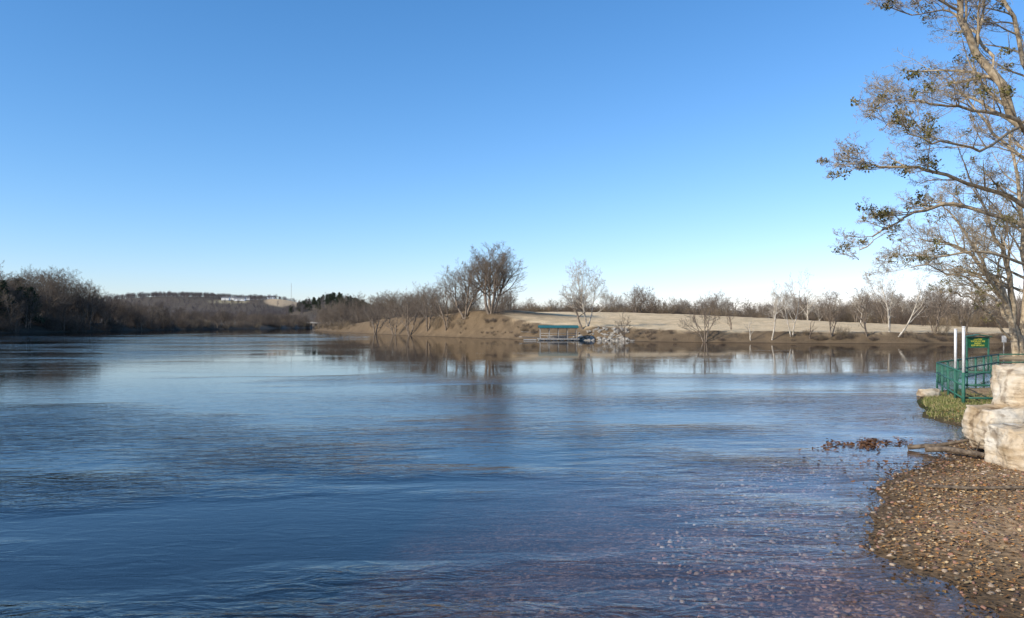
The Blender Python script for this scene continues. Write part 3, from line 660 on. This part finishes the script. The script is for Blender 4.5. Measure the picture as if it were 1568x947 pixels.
# ---------------------------------------------------------------- bridge, mast, houses
E=empty('river_bridge',(-149,660,0))
box('deck',(0,0,4.1),(40,9,.7),M_conc,E); box('parapet_near',(0,-4.3,4.7),(40,.3,.5),M_conc,E); box('parapet_far',(0,4.3,4.7),(40,.3,.5),M_conc,E)
for k in range(4): box(f'pier_{k}',(-18+k*12,0,1.3),(1.4,6,4.2),M_conc,E); box(f'pier_cap_{k}',(-18+k*12,0,3.55),(2.2,8,.35),M_conc,E)
mx_,my_=(446-784)/1220*1600,1600.; hz=H1(mx_,my_)
E=empty('radio_mast',(mx_,my_,hz)); top=2.4+(498-434)/1220*1600-hz
for k in range(3):
    a=k*2.094; rod(f'leg_{k}',(math.cos(a)*.5,math.sin(a)*.5,0),(math.cos(a)*.4,math.sin(a)*.4,top),.08,M_conc,E,5)
nb=14
for k in range(nb):
    for j in range(3):
        a=j*2.094;b=(j+1)*2.094; rod('brace',(math.cos(a)*.45,math.sin(a)*.45,top*k/nb),(math.cos(b)*.45,math.sin(b)*.45,top*(k+1)/nb),.04,M_conc,E,4)
def house(x,y,w,d,h,rot):
    z=H1(x,y)+.3; E=empty('white_house',(x,y,z)); E.rotation_euler=(0,0,rot)
    box('walls',(0,0,h/2),(w,d,h),M_house,E)
    for s in(-1,1): box('roof',(0,s*d*.27,h+d*.13),(w+1,d*.62,.25),M_roof,E,(-s*.42,0,0))
    mb=MB(); 
    for s in(-1,1):
        mb.add([(s*w/2,-d/2,h),(s*w/2,d/2,h),(s*w/2,.01,h+d*.24),(s*w/2,-.01,h+d*.24)],[(0,1,2,3)])
    link('gables',mb.mesh('gables',[M_house],False),E)
    for k in range(4): box(f'window_{k}',(-w*.38+k*w*.25,-d/2-.03,h*.55),(w*.09,.08,h*.32),M_glass,E)
    box('door',(w*.02,-d/2-.03,h*.36),(1.1,.08,h*.68),M_roof,E)
for px,D,w in((346,1500,14),(356,1515,17),(367,1495,20),(379,1520,12),(415,1600,14)):
    house((px-784)/1220*D,D,w,9,4.5,rng.uniform(-.3,.3))

# ---------------------------------------------------------------- light, sky, camera
az=R(-122); el=R(29)
sd=Vector((math.sin(az)*math.cos(el),math.cos(az)*math.cos(el),math.sin(el)))
sun=bpy.data.lights.new('sun','SUN'); sun.energy=5; sun.angle=R(.5); sun.color=(1,.94,.82)
so=bpy.data.objects.new('sun',sun); scene.collection.objects.link(so); so.rotation_euler=sd.to_track_quat('Z','Y').to_euler(); so.location=(-50,-30,60)
w=bpy.data.worlds.new("World"); scene.world=w; w.use_nodes=True; nt=w.node_tree
sky=nt.nodes.new('ShaderNodeTexSky'); sky.sky_type='NISHITA'; sky.sun_disc=False; sky.sun_elevation=el; sky.sun_rotation=az
sky.air_density=1.0; sky.dust_density=.3; sky.ozone_density=3.0; sky.altitude=100
bg=nt.nodes['Background']; bg.inputs['Strength'].default_value=.15
sep=nt.nodes.new('ShaderNodeSeparateColor'); com=nt.nodes.new('ShaderNodeCombineColor'); nt.links.new(sky.outputs[0],sep.inputs[0])
for i,(k,g) in enumerate(((.53,1.40),(.94,1.06),(1.28,1.0))):
    pw=nt.nodes.new('ShaderNodeMath'); pw.operation='POWER'; pw.inputs[1].default_value=g
    ml=nt.nodes.new('ShaderNodeMath'); ml.operation='MULTIPLY'; ml.inputs[1].default_value=k
    nt.links.new(sep.outputs[i],pw.inputs[0]); nt.links.new(pw.outputs[0],ml.inputs[0]); nt.links.new(ml.outputs[0],com.inputs[i])
nt.links.new(com.outputs[0],bg.inputs[0])
cam=bpy.data.cameras.new('camera'); co=bpy.data.objects.new('camera',cam); scene.collection.objects.link(co)
cam.sensor_width=36; cam.lens=1220/1568*36; cam.shift_y=24.5/1568; cam.clip_start=.1; cam.clip_end=20000
co.location=(0,0,EYE); co.rotation_euler=(R(90),0,0); scene.camera=co
scene.view_settings.view_transform='Standard'; scene.view_settings.look='None'; scene.view_settings.exposure=0
print('objects',len(bpy.data.objects))
